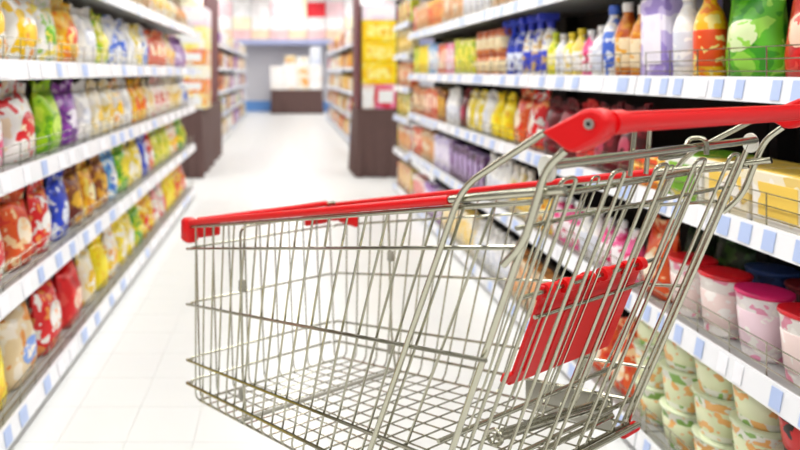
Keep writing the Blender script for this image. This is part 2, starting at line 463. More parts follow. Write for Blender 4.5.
# colour schemes: words, body inks, label ink, lid colour
W_ = (.95, .94, .92)
S = {
 'wy': ('white and yellow', (W_, (.95, .78, .10), (.93, .62, .20)), (.98, .80, .10), (.95, .94, .90)),
 'yo': ('yellow and orange', ((.96, .72, .08), (.93, .50, .10), (.95, .85, .50)), (.90, .30, .08), (.96, .80, .20)),
 'wg': ('white and green', (W_, (.55, .75, .20), (.95, .88, .40)), (.45, .70, .15), W_),
 'pu': ('purple', ((.60, .28, .70), (.85, .75, .90), (.45, .20, .60)), (.93, .90, .95), (.60, .30, .70)),
 'w': ('plain white', (W_, (.86, .86, .88), (.97, .97, .97)), (.85, .86, .90), W_),
 'yg': ('yellow-green', ((.85, .85, .15), (.55, .72, .15), (.95, .92, .70)), (.95, .90, .30), (.80, .85, .20)),
 'wb': ('white and blue', (W_, (.35, .50, .85), (.85, .88, .95)), (.25, .40, .80), (.30, .45, .85)),
 'or': ('orange-red', ((.90, .35, .12), (.85, .18, .10), (.96, .80, .60)), (.97, .90, .80), (.92, .40, .12)),
 'pk': ('pink and white', ((.93, .40, .62), (.97, .90, .93), (.85, .12, .40)), (.97, .94, .95), (.95, .95, .95)),
 'rw': ('red and white', ((.88, .12, .14), W_, (.95, .60, .30)), W_, (.86, .08, .10)),
 'wr': ('white and red', (W_, (.88, .15, .18), (.95, .88, .75)), (.85, .10, .15), (.88, .10, .12)),
 'li': ('lime green', ((.62, .82, .06), (.78, .90, .20), (.40, .66, .06)), (.80, .92, .40), (.60, .80, .10)),
 'cr': ('cream', ((.93, .89, .78), (.95, .93, .90), (.90, .78, .45)), (.95, .80, .35), (.93, .90, .85)),
 'cy': ('cream and yellow', ((.94, .90, .78), (.92, .78, .25), (.96, .95, .92)), (.90, .72, .10), (.95, .90, .70)),
 'bl': ('deep blue', ((.16, .28, .80), (.85, .88, .95), (.10, .18, .60)), (.90, .92, .97), (.15, .25, .75)),
 'br': ('brown and gold', ((.55, .30, .16), (.85, .62, .15), (.40, .16, .12)), (.90, .70, .20), (.45, .20, .15)),
 'go': ('golden yellow', ((.92, .68, .12), (.96, .86, .40), (.80, .45, .10)), (.95, .90, .70), (.90, .65, .10)),
 'lb': ('light blue and white', ((.45, .72, .90), W_, (.25, .45, .80)), W_, (.40, .65, .90)),
 'gy': ('green and yellow', ((.45, .72, .15), (.92, .85, .20), (.25, .55, .15)), (.95, .88, .25), (.40, .68, .12)),
 'yr': ('yellow and red', ((.95, .80, .12), (.86, .18, .12), (.96, .92, .75)), (.88, .15, .12), (.95, .82, .15)),
 'yw': ('yellow and white', ((.95, .86, .18), W_, (.90, .80, .45)), W_, (.95, .85, .2)),
 'y': ('bright yellow', ((.97, .87, .05), (.95, .75, .08), (.98, .92, .30)), (.98, .90, .20), (.97, .87, .05)),
 'rd': ('bright red', ((.86, .05, .08), (.75, .03, .06), (.92, .30, .25)), (.96, .80, .70), (.85, .05, .08)),
 'dr': ('dark red', ((.42, .06, .10), (.60, .12, .18), (.28, .05, .07)), (.70, .25, .35), (.50, .05, .10)),
 'co': ('cream and orange', ((.93, .84, .68), (.90, .58, .22), (.96, .92, .86)), (.48, .62, .88), (.90, .60, .30)),
 'be': ('beige', ((.83, .72, .55), (.93, .88, .78), (.70, .45, .28)), (.90, .60, .30), (.85, .75, .60)),
 'ob': ('orange and brown', ((.86, .50, .25), (.62, .30, .18), (.93, .80, .60)), (.93, .86, .70), (.70, .35, .20)),
 'li2': ('lilac', ((.76, .70, .88), (.93, .91, .96), (.60, .52, .80)), (.95, .93, .97), (.80, .75, .92)),
 'dg': ('dark green', ((.10, .22, .08), (.20, .38, .12), (.08, .14, .06)), (.25, .42, .15), (.12, .25, .10)),
 'am': ('amber', ((.82, .48, .08), (.70, .30, .06), (.90, .65, .20)), (.93, .85, .70), (.93, .92, .90)),
 'bw': ('white and blue-striped', (W_, (.20, .25, .72), (.85, .70, .40)), (.22, .28, .78), (.18, .24, .75)),
 'gr': ('bright green', ((.35, .72, .12), (.20, .58, .10), (.60, .85, .30)), (.85, .92, .70), (.30, .65, .12)),
 'wgo': ('white, green and orange', ((.94, .94, .89), (.55, .72, .35), (.95, .72, .42)), (.90, .92, .76), (.86, .90, .76)),
 'dk': ('dark brown', ((.20, .13, .10), (.35, .20, .14), (.12, .09, .08)), (.80, .14, .14), (.72, .68, .60)),
 'nb': ('navy blue', ((.14, .24, .46), (.25, .38, .62), (.10, .15, .30)), (.50, .60, .80), (.18, .30, .55)),
 'rl': ('red-lidded white', ((.93, .90, .88), (.90, .55, .65), (.97, .95, .93)), (.95, .86, .84), (.84, .06, .12)),
 'pl': ('pink-lidded white', ((.93, .90, .90), (.92, .60, .72), (.97, .95, .93)), (.95, .84, .88), (.85, .10, .40)),
 'pb': ('purple-brown', ((.35, .20, .36), (.55, .38, .62), (.22, .13, .22)), (.70, .60, .80), (.4, .25, .5)),
}
COUNT = {}
def shelf_item(kind, key, side, x_front, y, z, place, row='', group=None, jitter=True, gap=.0):
    nm, word, pitch, variants = KINDS[kind]
    words, inks, labc, lidc = S[key]
    parts = random.choice(variants)
    sc = {'pouch': 24, 'bigpouch': 19, 'lowpouch': 28, 'bigbox': 18, 'lowbox': 20, 'flatbox': 26}.get(kind, 34)
    body = printed(*inks, scale=sc)
    rz = (math.pi / 2 if side < 0 else -math.pi / 2)
    lean = 0
    if jitter and 'pouch' in kind:
        rz += random.uniform(-.12, .12); lean = -random.uniform(.03, .10)
    d = {'pouch': .06, 'bigpouch': .07, 'lowpouch': .055, 'bigbox': .085, 'flatbox': .105, 'lowbox': .085, 'carton': .04, 'cup': .062, 'tub': .068,
         'jar': .052, 'spray': .06}.get(kind, .042)
    x = x_front + side * (.026 + d + gap)
    o = obj(nm, parts[0][1], body, None, (x, y, z + .001 + (.06 * abs(math.sin(lean)) if lean else 0)), (lean, 0, rz))
    if kind in ('bottle', 'shortbottle', 'jar', 'cup', 'tub', 'spray'):
        o.rotation_euler.z += random.uniform(-.5, .5)
    second = printed(tuple(min(1, c * .96 + .03) for c in inks[0]), inks[1], inks[2], scale=sc * 1.5) if 'pouch' in kind else printed(lidc, lidc, tuple(c * .93 for c in lidc))
    obj(parts[1][0], parts[1][1], second if 'box' not in kind and kind != 'carton' else printed(labc, inks[1], labc), o)
    obj(parts[2][0], parts[2][1], printed(labc, labc, inks[2], scale=40) if parts[1][0] != 'top_flap' else body, o)
    k = (words, word, place, row)
    COUNT.setdefault(k, []).append((y, z, o))
    tag(o, None, word.split()[-1], group)
    return o

fL = lambda x: F * (LX - .07) / (x - CX)
fR = lambda x: F * (RX + .08) / (x - CX)
LP = ["left rack's bottom deck", "left rack's second shelf up", "left rack's third shelf up",
      "left rack's fourth shelf up", "left rack's fifth shelf up"]
left_rows = [
 # bottom deck
 [(12, 'bigpouch', 'y'), (28, 'bigpouch', 'co'), (42, 'bigpouch', 'co'), (60, 'bigpouch', 'rw'), (76, 'bigpouch', 'rd'), (92, 'pouch', 'cy'), (108, 'pouch', 'y'),
  (118, 'pouch', 'wy'), (132, 'pouch', 'yw'), (142, 'pouch', 'gy'), (152, 'pouch', 'yr'), (163, 'pouch', 'wr'), (172, 'pouch', 'y'), (182, 'pouch', 'yr'), (205, 'pouch', 'rw')],
 # second
 [(22, 'bigpouch', 'wr'), (34, 'pouch', 'or'), (44, 'pouch', 'rw'), (54, 'pouch', 'wb'), (66, 'pouch', 'bl'), (84, 'pouch', 'br'), (98, 'pouch', 'go'), (106, 'pouch', 'br'),
  (118, 'pouch', 'lb'), (126, 'pouch', 'gy'), (140, 'pouch', 'yw'), (146, 'pouch', 'bl'), (154, 'pouch', 'rw'), (168, 'pouch', 'yg'), (178, 'pouch', 'wy'), (188, 'pouch', 'gy'), (205, 'pouch', 'wr')],
 # third
 [(8, 'bigpouch', 'pk'), (24, 'bigpouch', 'wr'), (38, 'pouch', 'or'), (52, 'bigpouch', 'li'), (64, 'pouch', 'li'), (74, 'pouch', 'pu'), (90, 'pouch', 'w'), (104, 'pouch', 'cr'),
  (116, 'pouch', 'cy'), (126, 'pouch', 'wy'), (134, 'pouch', 'w'), (144, 'pouch', 'yo'), (152, 'pouch', 'cr'), (166, 'pouch', 'wr'), (180, 'pouch', 'cy'), (205, 'pouch', 'wb')],
 # fourth
 [(12, 'bigpouch', 'wy'), (30, 'bigpouch', 'wy'), (40, 'pouch', 'wr'), (52, 'pouch', 'wg'), (62, 'pouch', 'pu'), (80, 'bigpouch', 'yo'), (97, 'bigpouch', 'w'), (107, 'pouch', 'yg'),
  (122, 'pouch', 'wb'), (130, 'pouch', 'w'), (138, 'pouch', 'yw'), (150, 'pouch', 'wb'), (162, 'pouch', 'or'), (172, 'pouch', 'wy'), (184, 'pouch', 'pu'), (205, 'pouch', 'wb')],
 # fifth
 [(108, 'pouch', 'or'), (150, 'pouch', 'be'), (162, 'pouch', 'wy'), (172, 'pouch', 'cr'), (184, 'pouch', 'be'), (205, 'pouch', 'wg')],
]
def pack_run(side, X, z, place, segs, f_x, group, y, ymax, gap=0.0, joints=()):
    for seg in segs:
        xe, kind, key = seg[:3]
        st = seg[3] if len(seg) > 3 else 1
        ye = min(f_x(xe), ymax)
        pitch = KINDS[kind][2]
        hh = {'tub': .1085, 'flatbox': .0305, 'jar': .1155, 'lowbox': .1175}.get(kind, 0)
        while ye - y > pitch * .45 and y + pitch < ymax + .02:
            yy = y + pitch / 2
            for lv in range(st):
                shelf_item(kind, key, side, X, yy, z + lv * hh, place, '', group, gap=gap)
            y += pitch * random.uniform(1.0, 1.06)
for k in range(5):
    y0 = 1.50
    pack_run(-1, LX, LZ[k], LP[k], left_rows[k], fL, 'packs on the ' + LP[k], y0, 5.60)

RP = ["right rack's bottom deck", "right rack's second shelf up", "right rack's third shelf up",
      "right rack's fourth shelf up", "right rack's fifth shelf up"]
# right rows run from the camera away: pixel columns fall
right_rows = [
 [(760, 'tub', 'dk', 3), (705, 'tub', 'wgo', 3), (640, 'tub', 'wgo', 3), (600, 'lowpouch', 'or'), (560, 'tub', 'wgo', 2), (520, 'carton', 'be'), (480, 'bottle', 'w'), (450, 'carton', 'cr'),
  (430, 'carton', 'pu'), (417, 'carton', 'wr'), (409.5, 'carton', 'cy')],
 [(765, 'cup', 'rl'), (725, 'cup', 'pl'), (688, 'cup', 'rl'), (655, 'lowpouch', 'or'), (638, 'lowpouch', 'gr'), (612, 'shortbottle', 'pk'), (585, 'shortbottle', 'w'), (560, 'shortbottle', 'pk'),
  (540, 'shortbottle', 'go'), (515, 'bottle', 'cr'), (492, 'bottle', 'w'), (475, 'carton', 'pb'), (455, 'carton', 'pb'), (440, 'carton', 'li2'), (428, 'carton', 'be'), (418, 'carton', 'or'), (409.5, 'carton', 'cr')],
 [(735, 'lowbox', 'cr'), (698, 'lowbox', 'wg'), (640, 'flatbox', 'yo', 3), (600, 'lowpouch', 'dr'), (575, 'lowpouch', 'rd'), (552, 'lowpouch', 'dr'), (532, 'pouch', 'rw'), (512, 'pouch', 'or'),
  (495, 'lowpouch', 'y'), (484, 'lowpouch', 'w'), (474, 'lowpouch', 'yw'), (462, 'lowpouch', 'dr'), (452, 'bottle', 'w'), (446, 'carton', 'br'), (432, 'carton', 'or'), (420, 'carton', 'ob'), (409.5, 'carton', 'yo')],
 [(782, 'pouch', 'rd'), (735, 'pouch', 'gr'), (715, 'bottle', 'yo'), (690, 'bottle', 'w'), (645, 'bigbox', 'li2'), (630, 'bottle', 'am'), (618, 'bottle', 'wb'),
  (604, 'shortbottle', 'w'), (590, 'shortbottle', 'pk'), (575, 'shortbottle', 'yw'), (565, 'shortbottle', 'w'), (556, 'shortbottle', 'yg'), (530, 'spray', 'bw'), (513, 'spray', 'bl'), (484, 'jar', 'ob', 2),
  (462, 'carton', 'yg'), (452, 'carton', 'pk'), (444, 'carton', 'or'), (436, 'carton', 'lb'), (426, 'carton', 'y'), (409.5, 'carton', 'yg')],
 [(565, 'carton', 'wg'), (500, 'carton', 'be'), (470, 'carton', 'w'), (450, 'carton', 'be'), (435, 'carton', 'yo'), (422, 'carton', 'be'), (409.5, 'carton', 'or')],
]
for k in range(5):
    y0 = (1.27, 1.27, 1.27, 1.22, 1.27)[k]
    pack_run(1, RX, RZ[k], RP[k], right_rows[k], fR, 'packs on the ' + RP[k], y0, 5.19)
# a second row of taller packs behind the low fronts
back_rows = {1: [(725, 'cup', 'dr'), (688, 'cup', 'nb'), (640, 'lowpouch', 'dg')], 2: []}
for k, segs in back_rows.items():
    pack_run(1, RX + .14, RZ[k], 'behind on ' + RP[k], segs, fR, 'back row packs on the ' + RP[k], 1.30, 5.19)
# narrow end unit
end_cols = ['cy', 'wr', 'be', 'or', 'cy', 'yg', 'be']
for k, z in enumerate(ENDZ[:6]):
    y = 5.26
    for q in range(6):
        shelf_item('carton', [end_cols[k], end_cols[(k + 3) % 7]][q % 2], 1, RX, y + .055, z,
                   "right end unit's " + ['bottom deck', 'second shelf up', 'third shelf up', 'fourth shelf up', 'fifth shelf up', 'sixth shelf up'][k],
                   '', "cartons on the right row's end unit")
        y += .108
# far racks: each pack a few pixels, no parts
far_keys = ['be', 'or', 'cy', 'ob', 'w', 'yo', 'wr', 'be', 'go', 'wb']
far_meshes = [MB().box(-.10, .10, -.08, .08, 0, .24, .008).mesh('far_carton'), MB().box(-.12, .12, -.07, .07, 0, .20, .012).mesh('far_carton')]
for m_ in far_meshes: m_.materials.append(M_CREAM)
fw = ['bottom deck', 'second shelf up', 'third shelf up', 'fourth shelf up', 'top shelf']
for side, X, y0, y1, nm in ((-1, -.95, 9.05, 16.1, 'far left racks'), (1, .95, 7.65, 14.75, 'far right racks')):
    for k, z in enumerate(FZ):
        y = y0 + .15
        while y < y1:
            key = random.choice(far_keys if side > 0 else ['be', 'wb', 'w', 'cr', 'wg', 'ob', 'pu', 'be'])
            o = obj('carton', random.choice(far_meshes), printed(*S[key][1], scale=6), None,
                    (X + side * .115, y, z + .0006), (0, 0, math.pi / 2 if side < 0 else -math.pi / 2))
            COUNT.setdefault((S[key][0], 'carton', nm + ' ' + fw[k], ''), []).append((y, z, o))
            tag(o, None, 'carton', 'cartons on the ' + nm)
            y += .36

# ------------------------------------------------------------------ end displays
def drape(name, label, x0, x1, y0, y1, h, amp=.018):
    n = 64
    per = []
    for i in range(n):
        t = i / n * 4; e = int(t); fr = t - e
        c = [(x0, y0), (x1, y0), (x1, y1), (x0, y1)]
        a, b = c[e], c[(e + 1) % 4]
        per.append((a[0] + (b[0] - a[0]) * fr, a[1] + (b[1] - a[1]) * fr, e))
    nor = [(0, -1), (1, 0), (0, 1), (-1, 0)]
    vs = []; fs = []
    cx, cy = (x0 + x1) / 2, (y0 + y1) / 2
    for j in range(6):
        v = j / 5
        for i, (x, y, e) in enumerate(per):
            a = amp * v * (math.sin(i * 1.7) + .6 * math.sin(i * .9 + 1)) + .012 * v
            vs.append((x + nor[e][0] * a - cx, y + nor[e][1] * a - cy, h * (1 - v) + .004))
    for j in range(5):
        for i in range(n):
            i2 = (i + 1) % n
            fs.append((j * n + i2, j * n + i, j * n + n + i, j * n + n + i2))
    fs.append(tuple(range(n)))
    r = tag(empty(name, (cx, cy, 0)), label, 'table')
    obj('tabletop', MB().box(x0 - cx + .01, x1 - cx - .01, y0 - cy + .01, y1 - cy - .01, h - .03, h), M_GREYP, r)
    for a in (x0 - cx + .05, x1 - cx - .05):
        for b in (y0 - cy + .05, y1 - cy - .05):
            obj('leg', MB().box(a - .02, a + .02, b - .02, b + .02, 0, h - .03), M_GREYP, r)
    auto_smooth(obj('drape', MB().add(vs, fs), M_DRAPE, r), 50)
    return r

def gift_box(name, label, cat, x0, x1, y0, y1, z0, z1, m, pm=None, group=None):
    cx, cy = (x0 + x1) / 2, (y0 + y1) / 2
    a, b, h = (x1 - x0) / 2, (y1 - y0) / 2, z1 - z0
    o = obj(name, MB().box(-a, a, -b, b, 0, h, .006), m, None, (cx, cy, z0))
    tag(o, label, cat, group)
    if pm is not None:
        obj('front_print', MB().box(-a * .7, a * .7, -b - .002, -b + .002, h * .25, h * .75), pm, o)
        obj('lid_seam', MB().box(-a * .98, a * .98, -b - .001, b + .001, h * .86, h * .88), pm, o)
    return o
drape('draped_table', 'brown draped display table under the yellow boxes', .74, 1.28, 6.66, 7.2, .70)
mp = obj('maroon_panel', MB().box(-.012, .012, -.26, .26, 0, 1.32, .004), M_MAROON, None, (.765, 6.93, .706))
tag(mp, 'tall maroon panel left of the stacked yellow boxes', 'panel')
YB = printed((.98, .84, .10), (.97, .78, .05), (.98, .91, .45), 9)
YP = printed((.98, .93, .55), (.97, .85, .25), (.95, .75, .15), 14)
posw = ['lowest', 'middle', 'topmost']
for k in range(3):
    gift_box('yellow_box', posw[k] + ' yellow box of the stack on the brown draped table', 'box', .80, 1.16, 6.70, 6.98, .965 + k * .222, .965 + k * .222 + .218, YB, YP, 'stacked yellow boxes')
gift_box('white_box', 'white and pink box on top of the yellow box stack', 'box', .80, 1.15, 6.70, 6.98, 1.633, 1.80, printed((.95, .90, .93), (.93, .85, .92), (.97, .97, .97)), M_WHITE)
gift_box('white_carton', 'white carton beside the pink one below the yellow boxes', 'box', .80, .93, 6.69, 6.99, .706, .963, printed((.93, .88, .86), (.95, .95, .95), (.90, .70, .65)), M_WHITE)
gift_box('pink_carton', 'pink and red carton below the stack of yellow boxes', 'box', .935, 1.16, 6.69, 6.99, .706, .963, printed((.90, .32, .45), (.85, .15, .22), (.95, .60, .75)), M_WHITE)
drape('draped_table', 'brown draped display table at the end of the left rack', -1.32, -.855, 6.62, 8.75, .70)
mp = obj('maroon_panel', MB().box(-.012, .012, -.75, .75, 0, 1.36, .004), M_MAROON, None, (-.91, 7.98, .706))
tag(mp, 'long maroon panel at the end of the left rack', 'panel')
dcol = [((.95, .85, .55), (.93, .93, .90), (.95, .55, .25)), ((.94, .55, .25), (.95, .85, .60), (.90, .40, .20)), ((.95, .93, .85), (.97, .85, .45), (.95, .93, .93)),
        ((.94, .62, .30), (.95, .90, .80), (.93, .45, .25)), ((.97, .93, .62), (.96, .96, .90), (.95, .90, .45)), ((.95, .86, .90), (.95, .95, .95), (.93, .75, .85))]
dn = ['yellow and white carton lowest in the stack beside the maroon panel', 'orange carton second from the bottom beside the maroon panel',
      'pale cream carton third from the bottom beside the maroon panel', 'orange and white carton fourth from the bottom beside the maroon panel',
      'pale yellow carton fifth from the bottom beside the maroon panel', 'pale pink carton topmost in the stack beside the maroon panel']
z = .706
for k in range(6):
    hh = (.17, .14, .15, .16, .24, .20)[k]
    gift_box('display_carton', dn[k], 'box', -1.12, -.815, 6.64, 7.14, z, z + hh - .003, printed(*dcol[k], scale=7), M_WHITE, 'cartons stacked beside the maroon panel')
    z += hh

# back of the shop
drape('draped_table', 'dark brown draped table by the far wall', -.36, .98, 16.8, 17.14, .62, .012)
bx_ = [(-.38, -.06, .62, 'left'), (-.05, .30, .70, 'second'), (.31, .62, .86, 'third'), (.63, .96, .66, 'right')]
for k, (a, b, hh, p) in enumerate(bx_):
    gift_box('white_package', ['large white package leftmost on the far draped table', 'large white package second from the left on the far table',
             'tall white package with orange print on the far table', 'white package rightmost on the far draped table'][k], 'box',
             a, b, 16.83, 17.12, .626, .626 + hh, printed((.95, .93, .91), (.97, .97, .97), (.95, .85, .75), 4) if k != 2 else printed((.95, .90, .82), (.95, .97, .97), (.94, .68, .35), 4), M_WHITE if k != 2 else None, 'white packages on the far table')
gift_box('beige_package', 'small beige package on top of the white far packages', 'box', .0, .28, 16.85, 17.1, 1.33, 1.52, printed((.90, .80, .60), (.95, .90, .80), (.90, .65, .40), 6))
gift_box('pale_blue_package', 'pale bluish package on the rightmost white far package', 'box', .66, .94, 16.85, 17.1, 1.29, 1.75, printed((.86, .88, .92), (.95, .95, .97), (.80, .82, .90), 6))
# goods on the high ledge over the blue band
ledge_cols = [('white', (.95, .93, .93)), ('pale pink', (.95, .80, .82)), ('white', (.96, .95, .95)), ('pale orange', (.95, .82, .70)), ('pink', (.93, .78, .80)), ('pale yellow', (.96, .93, .80))]
cnt = {}
x = -3.4
q = 0
while x < 4.2:
    z = 1.962
    for lv, hh in enumerate((.26, .34, .40, .26)):
        nmc, c = ledge_cols[(q * 5 + lv * 2 + (q * lv) % 3) % 6]
        if lv == 0: nmc, c = (('pink', (.93, .76, .76)), ('pale orange', (.95, .82, .70)))[q % 2]
        if lv >= 1 and q % 3 != 1 and lv != 2: nmc, c = 'white', (.95, .93, .93)
        if lv == 2 and abs(x - .8) < .25: nmc, c = 'bright red', (.88, .12, .18)
        cnt.setdefault(('upper_package', nmc, lv), []).append(
            gift_box('upper_package', '', 'package', x, x + .48, 17.25, 17.7, z, z + hh - .004, printed(c, tuple(min(1, v + .04) for v in c), tuple(v * .95 for v in c), 4), None, 'packages piled on the far ledge'))
        z += hh
    x += .5; q += 1
lvn = ['bottom layer', 'second layer', 'third layer', 'top layer']
for (nm, c, lv), os_ in cnt.items():
    for i, o in enumerate(os_):
        o['label'] = (nth[i] + ' ' if len(os_) > 1 else '') + c + ' package from the left in the ' + lvn[lv] + ' on the far ledge'

# labels for every shelf item
for (words, word, place, row), lst in COUNT.items():
    lst.sort(key=lambda q: (q[0], q[1]))
    cols = []
    for (y, z, o) in lst:
        if not cols or abs(cols[-1][0][0] - y) > .004: cols.append([])
        cols[-1].append((y, z, o))
    tall = max(len(c) for c in cols)
    lw = {1: [''], 2: ['lower', 'upper'], 3: ['lowest', 'middle', 'topmost']}[tall]
    for i, c in enumerate(cols):
        for j, (y, z, o) in enumerate(c):
            head = ''
            if len(cols) > 1: head = nth[i] + ' '
            st = (lw[j] + ' ') if tall > 1 else ''
            o['label'] = (head + st + words + ' ' + word + (' from the camera' if len(cols) > 1 else '') + ', ' + place).strip()

# ------------------------------------------------------------------ the shopping cart
# cart frame: s runs from the basket front to the handle, t from the near side to the far side, z up
es = Vector((.535, -.845)).normalized(); et = Vector((-es.y, es.x))
P0 = Vector(((187 - CX) / F * 1.6, 1.6))
WD = .455
def WT(s): return WD + .065 * s      # the basket widens towards the handle
WR = WT(1.0)
SO, TO = .55, WD / 2
base2 = P0 + es * SO + et * TO
CART = tag(empty('shopping_cart', (base2.x, base2.y, 0), math.atan2(es.y, es.x)),
           'chrome wire shopping cart with red handle and rims standing in the aisle', 'shopping cart')
def L(s, t, z): return Vector((s - SO, t - TO, z))
def side_px(x, y, t):
    """pixel -> (s, z) on the upright plane t = const of the cart"""
    a = (x - CX) / F
    Y = (t + P0.dot(et)) / Vector((a, 1)).dot(et)
    p = Vector((a * Y, Y))
    return (p - P0).dot(es), H - (y - CY) / F * Y
def zr(z0, s):       # rails and floor all climb towards the handle, the upper ones a little more
    k = .233 if z0 > .6 else (.228 if z0 > .45 else (.215 if z0 > .35 else .207))
    return z0 + k * s
Z_RIM, Z_SUB, Z_M1, Z_M2, Z_B, Z_FL = .716, .652, .515, .378, .321, .283
GK = .37
def s_gate(z): return 1.012 + GK * (z - .962)
def cart_part(name, mb, m, parent=CART, smooth=True):
    o = obj(name, mb, m, parent)
    if smooth: auto_smooth(o, 50)
    return o
def lean(s):  # ds/dz of the side wires: upright at the front, raked at the back
    return .40 * max(0, min(1, (s - .05) / .85))
RW = .0021
S_END = .985
for sgn, tf in ((-1, lambda s: 0.0), (1, WT)):
    o_ = sgn * .004                         # rails lie outside the wires
    m = MB()
    for z0, r in ((Z_SUB, .0030), (Z_M1, .0030), (Z_M2, .0030), (Z_B, .0033)):
        se = (1.022 if sgn < 0 else 1.0) + GK * (zr(z0, .9) - .962)
        m.tube([L(.012, tf(0) + o_ + (.016 * -sgn), z0), L(.0, tf(0) + o_, z0), L(.03, tf(.03) + o_, zr(z0, .03)), L(se, tf(se) + o_, zr(z0, se))], r, 7, bend=.012)
    m.tube([L(.0, tf(0), zr(Z_RIM - .011, 0)), L(1.01, tf(1), zr(Z_RIM - .011, 1.01))], .0036, 8)
    panel = cart_part('side_panel', m, M_WIRE)
    dz = 0 if sgn < 0 else -.005
    top = cart_part('top_rail', MB().tube([L(.0, tf(0), zr(Z_RIM + dz, 0)), L(1.04, tf(1.04), zr(Z_RIM + dz, 1.04))], .0052, 9), M_TUBE)
    cart_part('red_rail_cover', MB().tube([L(.012, tf(0), zr(Z_RIM + dz, .012)), L(.868, tf(.868), zr(Z_RIM + dz, .868))], .0068, 10), M_RED, top)
    for k in range(19):
        s0 = .052 + k * .0495
        zt = zr(Z_RIM - .010, s0)
        ln = lean(s0)
        sb = s0 - ln * (zt - Z_FL); sb = s0 - ln * (zt - zr(Z_FL, sb))      # foot where the raked wire meets the sloping floor
        cart_part('wire', MB().tube([L(s0, tf(s0), zt), L(sb, tf(sb), zr(Z_FL + .012, sb)), L(sb, tf(sb) - sgn * .012, zr(Z_FL, sb))], RW, 6, bend=.01, steps=2), M_WIRE, panel)
# front panel
m = MB()
for z0, r in ((Z_SUB, .0028), (Z_M1, .0028), (Z_M2, .0028), (Z_B, .0030)):
    m.tube([L(.0, .012, z0), L(-.003, .03, z0), L(-.003, WD - .03, z0), L(.0, WD - .012, z0)], r, 7)
front = cart_part('front_panel', m, M_WIRE)
tr = cart_part('front_rail', MB().tube([L(.0, 0, Z_RIM), L(.0, WD, Z_RIM)], .006, 9), M_TUBE)
cart_part('red_rail_cover', MB().tube([L(0, .03, Z_RIM + .001), L(0, WD - .03, Z_RIM + .001)], .0085, 10), M_RED, tr)
NF = 10
for k in range(NF):
    t0 = .022 + k * (WD - .044) / (NF - 1)
    cart_part('wire', MB().tube([L(.004, t0, Z_RIM - .005), L(.03, t0, Z_FL + .014), L(.045, t0, zr(Z_FL, .045))], RW, 6, bend=.01, steps=2), M_WIRE, front)
# red corner bumpers
def bumper(t_edge, sgn):
    m = MB()
    c = L(0, t_edge, 0)
    z = Z_RIM
    def bx(s0, s1, ta, tb, za, zb, c_):
        a = L(s0, min(ta, tb), 0); b = L(s1, max(ta, tb), 0)
        m.box(a.x, b.x, a.y, b.y, za, zb, c_)
    bx(-.020, .024, t_edge - sgn * .010, t_edge + sgn * .022, z - .046, z + (.010 if sgn > 0 else -.006), .006)
    dn_ = 0 if sgn > 0 else .012
    bx(-.016, -.004, t_edge + sgn * .018, t_edge + sgn * .095, z - .044 - dn_, z - .010 - dn_, .003)
    if sgn < 0: bx(.02, .10, t_edge - .002, t_edge + .010, z - .050, z - .018, .003)
    return cart_part('corner_bumper', m, M_RED)
bumper(0.0, 1)
bumper(WD, -1)
# basket floor: a grid that slopes with the rails
SF0, SF1 = .045, .83
fm = MB()
for tf in (lambda s: .012, lambda s: WT(s) - .012):
    fm.tube([L(SF0, tf(SF0), zr(Z_FL, SF0)), L(SF1, tf(SF1), zr(Z_FL, SF1))], .0026, 6)
for ss in (SF0, SF1):
    fm.tube([L(ss, .012, zr(Z_FL, ss)), L(ss, WT(ss) - .012, zr(Z_FL, ss))], .0026, 6)
fl = cart_part('basket_floor', fm, M_WIRE)
n = 17
for k in range(1, n):
    ss = SF0 + k * (SF1 - SF0) / n
    cart_part('cross_wire', MB().tube([L(ss, .012, zr(Z_FL, ss)), L(ss, WT(ss) - .012, zr(Z_FL, ss))], .0016, 6), M_WIRE, fl)
n = 11
for k in range(1, n):
    tf = lambda s: .012 + k * (WT(s) - .024) / n
    cart_part('long_wire', MB().tube([L(SF0, tf(SF0), zr(Z_FL - .0034, SF0)), L(SF1, tf(SF1), zr(Z_FL - .0034, SF1))], .0016, 6), M_WIRE, fl)
# transverse hoop inside the basket
SH = .248
WH = WT(SH)
zt = .751
hz = zr(Z_FL, SH) + .012
hoop = cart_part('basket_hoop', MB().tube([L(SH + .015, .022, hz), L(SH, .022, hz + .08), L(SH - .012, .022, zt), L(SH - .012, WH - .022, zt - .002), L(SH, WH - .022, hz + .08), L(SH + .015, WH - .022, hz)], 0.003, 8, bend=.022), M_TUBE)
cart_part('hoop_foot_bar', MB().tube([L(SH + .015, .006, hz - .004), L(SH + .015, WH - .006, hz - .004)], .0045, 8), M_GREYP, hoop)
for tt in (.022, WH - .022):
    a = L(SH - .005, tt, 0)
    for zz in (zt - .14, hz + .03):
        cart_part('hoop_clip', MB().box(a.x - .006, a.x + .008, a.y - .006, a.y + .006, zz, zz + .026, .002), M_GREYP, hoop)
# frame tubes and handle
TE = -.010
def sp(x, y): return side_px(x, y, TE)
A1, A2, A4 = sp(545, 132), sp(462, 187), sp(370, 450)
dk = (A2[0] - A4[0]) / (A2[1] - A4[1])
A5 = (A4[0] - dk * (A4[1] - .15), .15)
B1, B2, B3, B4 = sp(566, 150), sp(546, 168), sp(523, 244), sp(503, 265)
RT = .0043
for tt, sgn in ((TE, -1), (WR + .022, 1)):
    fr = cart_part('frame_tube', MB().tube([L(A1[0], tt, A1[1]), L(A2[0], tt, A2[1]), L(A5[0], tt, A5[1])], RT, 10, bend=.035, steps=6), M_TUBE)
    cart_part('brace_tube', MB().tube([L(B1[0], tt, B1[1]), L(B2[0], tt, B2[1]), L(B3[0], tt, B3[1]), L(B4[0], tt, B4[1])], .0044, 10, bend=.022, steps=5), M_TUBE, fr)
